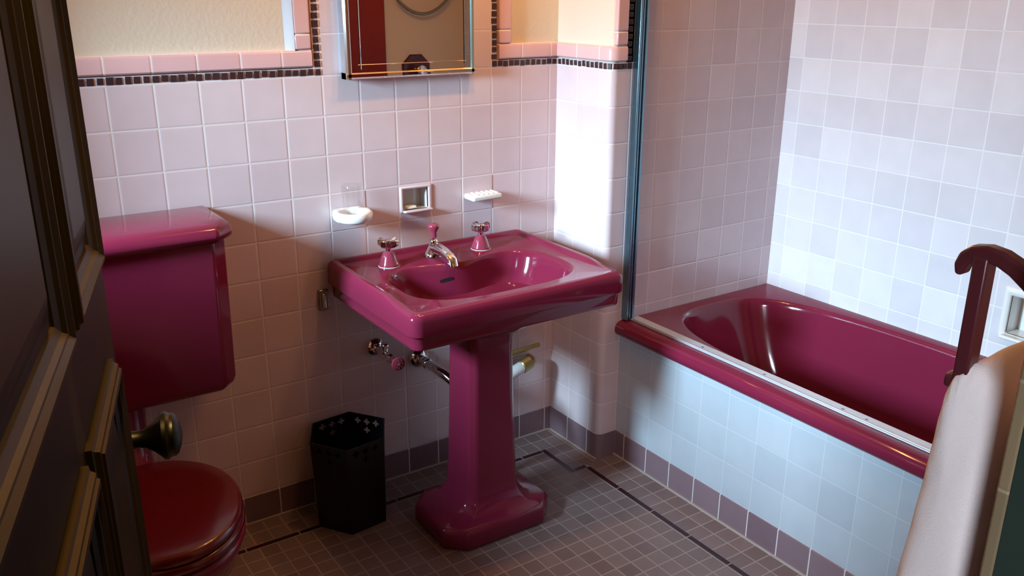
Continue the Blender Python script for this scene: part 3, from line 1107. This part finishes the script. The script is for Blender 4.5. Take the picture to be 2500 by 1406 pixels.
# stop valve
sv = root('stop_valve', (-0.678, 0, 0.472), 'chrome water stop valve with round maroon handle on the wall under the washbasin', 'valve')
vx, vz = -0.682, 0.476
mb = MB()
mb.lathe([(0.031, 0), (0.031, 0.003), (0.027, 0.010), (0.018, 0.016), (0.014, 0.018)], (vx, 0, vz), axis=(0, -1, 0), n=32)
mb.build('flange', m_chrome, sv, smooth=True, angle=50)
mb = MB()
mb.tube([(vx, -0.012, vz), (vx, -0.06, vz), (vx, -0.135, vz)], .0115, n=20)
mb.lathe([(0.015, 0), (0.017, .004), (0.017, .018), (0.014, .024)], (vx, -0.052, vz), axis=(0, -1, 0), n=24)
mb.tube([(vx, -0.072, vz), (vx, -0.072, vz + .026)], .009, n=16)
mb.lathe([(0.009, 0), (0.0125, .004), (0.0125, .012), (0.009, .016)], (vx, -0.072, vz + .020), n=20)
mb.lathe([(0.014, 0), (0.0155, .004), (0.0155, .014), (0.010, .022), (0.008, .03)], (vx, -0.100, vz), axis=(0, -1, 0), n=24)
mb.build('valve_body', m_chrome, sv, smooth=True, angle=50)
mb = MB()
hc = Vector((vx, -0.150, vz))
mb.lathe([(0.006, -.012), (0.0065, 0.0), (0.016, 0.002), (0.0205, 0.005), (0.0215, 0.009), (0.0200, 0.013), (0.0150, 0.0140), (0.008, .016), (.0005, .017)], hc, axis=(0, -1, 0), n=36)
hd = mb.build('handle', m_burg_knob, sv, smooth=True, angle=50)
mb = MB()
for k in range(8):
    a = 2 * PI * k / 8
    mb.lathe([(.003, 0), (.0024, .0018), (.0005, .0024)], hc + Vector((.0125 * math.cos(a), -.0142, .0125 * math.sin(a))), axis=(0, -1, 0), n=8)
mb.lathe([(.0035, 0), (.0028, .002), (.0005, .003)], hc + Vector((0, -.0165, 0)), axis=(0, -1, 0), n=10)
mb.build('handle_studs', m_chrome, hd, smooth=True)
# second pipe curving behind the pedestal
wp = root('water_pipe', (-0.53, 0, 0.41), 'curved chrome supply pipe with wall flange running behind the pedestal', 'pipe')
px_, pz_ = -0.532, 0.405
mb = MB()
mb.lathe([(0.036, 0), (0.036, 0.003), (0.032, 0.012), (0.022, 0.020), (0.017, 0.022)], (px_, 0, pz_), axis=(0, -1, 0), n=32)
mb.build('flange', m_chrome, wp, smooth=True, angle=50)
mb = MB()
cp = [(px_, -0.015, pz_), (px_, -0.06, pz_), (px_ + .004, -0.110, pz_ - .002), (px_ + .014, -0.150, pz_ - .010), (px_ + .030, -0.185, pz_ - .030), (px_ + .042, -0.205, pz_ - .065), (px_ + .046, -0.212, pz_ - .11), (px_ + .046, -0.212, 0.10)]
mb.tube(cp, .0155, n=20)
mb.lathe([(0.0165, 0), (0.0195, .003), (0.0195, .018), (0.0165, .022)], (px_, -0.048, pz_), axis=(0, -1, 0), n=24)
mb.build('pipe_run', m_chrome, wp, smooth=True, angle=50)
# drain with white sleeve and brass nut
dp = root('drain_pipe', (-0.13, 0, 0.29), 'white plastic drain pipe end with brass nut on the wall right of the pedestal', 'pipe')
mb = MB()
mb.tube([(-0.300, -0.060, 0.268), (-0.225, -0.060, 0.287), (-0.165, -0.052, 0.302)], .0205, n=24)
mb.build('sleeve', m_pvc, dp, smooth=True, angle=50)
mb = MB()
mb.tube([(-0.172, -0.053, 0.300), (-0.165, -0.052, 0.302), (-0.130, -0.046, 0.309), (-0.115, -0.038, 0.310)], [.016, .0235, .0235, .016], n=12)
mb.tube([(-0.125, -0.042, 0.310), (-0.105, -0.022, 0.308), (-0.100, 0.0, 0.306)], .012, n=16)
mb.build('nut', m_brass, dp, smooth=True, angle=30)
mb = MB()
mb.tube([(-0.330, -0.020, 0.338), (-0.07, -0.020, 0.352)], .0085, n=14)
bp_ = mb.build('brass_rail', m_brass, smooth=True, angle=50)
tag(bp_, 'thin brass pipe running along the wall behind the pedestal', 'pipe')

# ------------------------------------------------------------------ waste bin
P_bot = [(-0.949, -0.131), (-0.885, -0.2265), (-0.770, -0.2145), (-0.719, -0.111), (-0.785, -0.017), (-0.900, -0.029)]
bc = (sum(p[0] for p in P_bot) / 6, sum(p[1] for p in P_bot) / 6)
BH = 0.285
k_top = 1.07
P_top = [(bc[0] - .004 + (x - bc[0]) * k_top, bc[1] - .004 + (y - bc[1]) * k_top) for x, y in P_bot]
P_top = [(x, min(y, -0.014)) for x, y in P_top]
binr = root('waste_bin', (bc[0], bc[1], 0), 'black hexagonal waste bin with pierced crosses, on the floor left of the pedestal', 'waste bin')


def cross_lines():
    us, vs, holes = [0.0, 1.0], [0.0, 1.0], []
    w, pw = 0.123, 0.0072
    for (cu, cv) in ((.24, .925), (.5, .925), (.76, .925), (.5, .825)):
        e1, e3 = pw / 2 / w, pw * 1.5 / w
        f1, f3 = pw / 2 / BH, pw * 1.5 / BH
        us += [cu - e3, cu - e1, cu + e1, cu + e3]
        vs += [cv - f3, cv - f1, cv + f1, cv + f3]
        holes += [(cu - e3, cu + e3, cv - f1, cv + f1), (cu - e1, cu + e1, cv - f3, cv + f3)]
    return sorted(set(round(u, 6) for u in us)), sorted(set(round(v, 6) for v in vs)), holes


CU, CV, CH = cross_lines()
mb = MB()
for i in range(6):
    a0, a1 = Vector((*P_bot[i], 0.004)), Vector((*P_bot[(i + 1) % 6], 0.004))
    b0, b1 = Vector((*P_top[i], BH)), Vector((*P_top[(i + 1) % 6], BH))

    def P(u, v):
        return (a0.lerp(a1, u)).lerp(b0.lerp(b1, u), v)
    for iu in range(len(CU) - 1):
        for iv in range(len(CV) - 1):
            uc, vc = (CU[iu] + CU[iu + 1]) / 2, (CV[iv] + CV[iv + 1]) / 2
            if any(h[0] < uc < h[1] and h[2] < vc < h[3] for h in CH):
                continue
            mb.quad(P(CU[iu], CV[iv]), P(CU[iu + 1], CV[iv]), P(CU[iu + 1], CV[iv + 1]), P(CU[iu], CV[iv + 1]))
sides = mb.build('side_panels', m_black, binr, merge=0.00005)
so_ = sides.modifiers.new('solid', 'SOLIDIFY')
so_.thickness = 0.0016
so_.offset = -1
mb = MB()
mb.loft([[(x, y, 0.0) for x, y in P_bot], [(x, y, 0.006) for x, y in P_bot]])
mb.build('bottom_plate', m_black, binr, bevel=0.001)
mb = MB()
rg = []
for sc, zz in ((1.0, BH - .004), (1.012, BH - .004), (1.012, BH + .002), (0.985, BH + .002), (0.985, BH - .004)):
    rg.append([(bc[0] + (x - bc[0]) * sc, min(bc[1] + (y - bc[1]) * sc, -0.012), zz) for x, y in P_top])
mb.loft(rg, True, False, False)
mb.build('rim', m_black, binr)

# ------------------------------------------------------------------ recessed soap dish on the right wall
rs = root('tub_soap_niche', (BX, -1.22, 0.64), 'white ceramic recessed soap dish in the right wall above the bathtub', 'soap niche')
mb = MB()
xo = BX + 0.06
mb.quad((xo, RY0, RZ0), (xo, RY1, RZ0), (xo, RY1, RZ1), (xo, RY0, RZ1))
mb.quad((BX, RY0, RZ0), (BX, RY1, RZ0), (xo, RY1, RZ0), (xo, RY0, RZ0))
mb.quad((BX, RY0, RZ1), (BX, RY1, RZ1), (xo, RY1, RZ1), (xo, RY0, RZ1))
mb.quad((BX, RY0, RZ0), (BX, RY0, RZ1), (xo, RY0, RZ1), (xo, RY0, RZ0))
mb.quad((BX, RY1, RZ0), (BX, RY1, RZ1), (xo, RY1, RZ1), (xo, RY1, RZ0))
mb.build('recess', m_white, rs)
mb = MB()
fo, fi = [(RY0 - .02, RZ0 - .016), (RY1 + .02, RZ0 - .016), (RY1 + .02, RZ1 + .024), (RY0 - .02, RZ1 + .024)], [(RY0, RZ0), (RY1, RZ0), (RY1, RZ1), (RY0, RZ1)]
mb.loft([[(BX, y, zz) for y, zz in fo], [(BX - .006, y, zz) for y, zz in fo], [(BX - .011, (y + a) / 2, (zz + b) / 2) for (y, zz), (a, b) in zip(fo, fi)], [(BX - .006, y, zz) for y, zz in fi], [(BX + .004, y, zz) for y, zz in fi]], True, False, False)
mb.build('frame', m_white, rs, bevel=0.003, seg=3)
mb = MB()
mb.box((BX - .030, RY0 - .004, RZ0 - .012), (BX - .004, RY1 + .006, RZ0 - .001))
mb.build('lip', m_white, rs, bevel=0.005, seg=3)

# ------------------------------------------------------------------ towel rack beside the doorway
tr_ = root('towel_rack', (-0.66, YF, 1.2), 'dark maroon wooden towel rack with curved arms on the wall beside the doorway', 'towel rack')
for bx0 in (-0.885, -0.455):
    mb = MB()
    ctr = [(-1.8800, 1.2500), (-1.8800, 1.2600), (-1.8840, 1.2690), (-1.8920, 1.2755), (-1.9040, 1.2775), (-1.9180, 1.2755), (-1.9330, 1.2690), (-1.9480, 1.2590), (-1.9640, 1.2460), (-1.9860, 1.2260)]
    hw = [.0035, .0062, .0075, .0078, .0080, .0082, .0085, .0088, .009, .009]
    rg = []
    for i, (y, zz) in enumerate(ctr):
        a_, b_ = ctr[max(i - 1, 0)], ctr[min(i + 1, len(ctr) - 1)]
        t = Vector((0, b_[0] - a_[0], b_[1] - a_[1])).normalized()
        nn = Vector((1, 0, 0)).cross(t)
        c = Vector((bx0, y, zz))
        rg.append([c + Vector((1, 0, 0)) * sx * .009 + nn * sn * hw[i] for sx, sn in ((-1, -1), (1, -1), (1, 1), (-1, 1))])
    mb.loft(rg)
    arm = mb.build('arm', m_rack, tr_, bevel=0.004, seg=3)
    mb = MB()
    mb.box((bx0 - .010, -1.9085, 1.128), (bx0 + .010, -1.8930, 1.274))
    mb.build('post', m_rack, tr_, bevel=0.0025, seg=2)
    mb = MB()
    mb.box((bx0 - .009, -1.914, 1.130), (bx0 + .009, -1.884, 1.146))
    mb.build('lower_arm', m_rack, tr_, bevel=0.004)
mb = MB()
mb.tube([(-0.885, -1.905, 1.140), (-0.455, -1.905, 1.140)], .008, n=16)
mb.build('rod', m_rack, tr_, smooth=True)

# towel: folded cloth draped over the rod, hanging on both sides
mb = MB()
path_out = []
for (y, zz) in ((-1.852, 0.700), (-1.862, 0.82), (-1.870, 0.90), (-1.878, 0.98), (-1.884, 1.05), (-1.888, 1.10), (-1.891, 1.132), (-1.896, 1.150), (-1.904, 1.1585), (-1.914, 1.158), (-1.926, 1.150), (-1.938, 1.140), (-1.945, 1.125), (-1.946, 1.09), (-1.9465, 1.04), (-1.947, 0.98), (-1.948, 0.90), (-1.949, 0.82), (-1.950, 0.700)):
    path_out.append((y, zz))
nx_ = 14
rg = []
for i in range(nx_ + 1):
    u = i / nx_
    x = -0.906 + u * 0.43
    sc = 1.0 if 0 < i < nx_ else 0.96
    row = []
    for j, (y, zz) in enumerate(path_out):
        w = 0.0025 * math.sin(u * 17 + j * .35) + 0.002 * math.sin(u * 31 + 1.3)
        yc = -1.905
        row.append((x + 0.004 * math.sin(j * .7), yc + (y - yc) * sc + w, zz + .004))
    rg.append(row)
mb.loft(rg, True, True, True)
tw = mb.build('bath_towel', m_towel, smooth=True, subsurf=2)
tag(tw, 'thick white bath towel draped over the maroon towel rack', 'towel')

# ------------------------------------------------------------------ the open door
dvec = Vector((0.2544, 0.9671, 0))
nvec = Vector((0.9671, -0.2544, 0))
DW = 0.870
FARC = Vector((-1.575, -1.222, 0))          # far crest of the panel moulding
U0 = DW - 0.080
ORG = FARC - dvec * U0


def dtr(p):
    return ORG + dvec * p.x + nvec * p.y + Vector((0, 0, p.z))


door = root('door_1', tuple(ORG), 'dark stained panelled wooden door standing open at the left, with a bronze knob', 'door', kind='structure')
mb = MB()
mb.box((0, -0.058, 0.008), (DW, -0.0165, 2.03), dtr)
mb.build('leaf', m_door, door, bevel=0.002)


def panel(u0, u1, z0, z1, off=0.0):
    """bolection moulding round a raised field; the profile runs inwards"""
    prof = [(0.0, -0.0165), (0.0, -0.010), (0.004, -0.0085), (0.006, -0.0035), (0.0095, -0.0030), (0.0105, 0.0), (0.0155, 0.0005), (0.021, -0.004), (0.0235, -0.0045), (0.027, -0.0085), (0.035, -0.0120), (0.0365, -0.0150), (0.050, -0.0150), (0.052, -0.0120), (0.075, -0.0065), (0.077, -0.0065)]
    mb = MB()
    rg = []
    for d_, w in prof:
        rg.append([dtr(Vector(q)) for q in ((u0 + d_, w, z0 + d_), (u1 - d_, w, z0 + d_), (u1 - d_, w, z1 - d_), (u0 + d_, w, z1 - d_))])
    mb.loft(rg, True, False, True)
    return mb.build('panel_moulding', m_door, door, smooth=True, angle=14)


US = [(U0 - 0.245, U0), (0.11, U0 - 0.275)]
for (ua, ub) in US:
    panel(ua, ub, 1.205, 1.90)
    panel(ua, ub, 0.52, 1.085)
    panel(ua, ub, 0.14, 0.44)
mb = MB()
kp = dtr(Vector((DW - 0.040, -0.0165, 0.950)))
mb.lathe([(0.026, 0), (0.026, .003), (0.020, .006), (0.012, .010), (0.0115, .018), (0.013, .026), (0.019, .036), (0.027, .045), (0.0320, .049), (0.0325, .054), (0.0300, .057), (0.0290, .060), (0.0290, .063), (0.0255, .067), (0.016, .071), (0.006, .073), (.0005, .0735)], kp, axis=nvec, n=40)
mb.build('knob', m_knob, door, smooth=True, angle=40)

# ------------------------------------------------------------------ shower things on the front wall (seen in the mirror)
mb = MB()
rows = []
for j in range(2):
    zz = (0.62, 2.02)[j]
    row = []
    for i in range(61):
        u = i / 60
        row.append((0.10 + u * 0.198, YF + 0.05 + 0.006 * math.sin(u * 2 * PI * 1.4), zz))
    rows.append(row)
mb.loft(rows, False, False, False)
cu = mb.build('shower_curtain', m_curtain, smooth=True, angle=80)
sm = cu.modifiers.new('solid', 'SOLIDIFY')
sm.thickness = 0.002
tag(cu, 'dark red shower curtain hanging at the front end of the bathtub', 'curtain')
oc = root('shower_mixer', (0.495, YF, 1.13), 'maroon octagonal shower mixer plate on the wall at the front end of the bathtub', 'mixer')
mb = MB()
rr = []
for r, w in ((.088, 0), (.088, .006), (.082, .012)):
    rr.append([(0.495 + r * math.cos(PI / 8 + k * PI / 4), YF + w, 1.130 + r * math.sin(PI / 8 + k * PI / 4)) for k in range(8)])
mb.loft(rr)
mb.build('plate', plain('dark_maroon_enamel', (0.07, 0.02, 0.03), 0.2), oc)
mb = MB()
mb.lathe([(.022, 0), (.022, .02), (.018, .04), (.03, .045), (.03, .06), (.02, .066)], (0.495, YF + .012, 1.13), axis=(0, 1, 0), n=24)
mb.box((0.487, YF + .062, 1.125), (0.56, YF + .074, 1.137))
mb.build('lever', m_chrome, oc, smooth=True, angle=40)
mb = MB()
pts = [(0.38 + 0.29 * i / 30, YF + 0.05, 1.415 + 3.4 * (0.29 * i / 30 - .140) ** 2) for i in range(31)]
pts = [(0.34, YF + .04, 1.72)] + pts + [(0.69, YF + .04, 1.85)]
mb.tube(pts, .0085, n=12)
ho = mb.build('shower_hose', m_hose, smooth=True)
tag(ho, 'grey shower hose hanging in a loop above the shower mixer', 'hose')

# ceiling lamp carrying the two warm bulbs
cl = root('ceiling_light', (-0.43, -0.48, ZC), 'small two-bulb ceiling lamp above the washbasin', 'ceiling lamp')
mb = MB()
mb.lathe([(0.09, 0), (0.09, -.02), (0.06, -.04), (.02, -.05)], (-0.43, -0.48, ZC), n=32)
mb.tube([(-0.56, -0.48, ZC - .06), (-0.30, -0.48, ZC - .06)], .012, n=12)
for xb in (-0.56, -0.30):
    mb.lathe([(0.02, 0), (0.022, -.05), (0.015, -.07)], (xb, -0.48, ZC - .05), n=20)
mb.build('fitting', m_chrome, cl, smooth=True, angle=40)
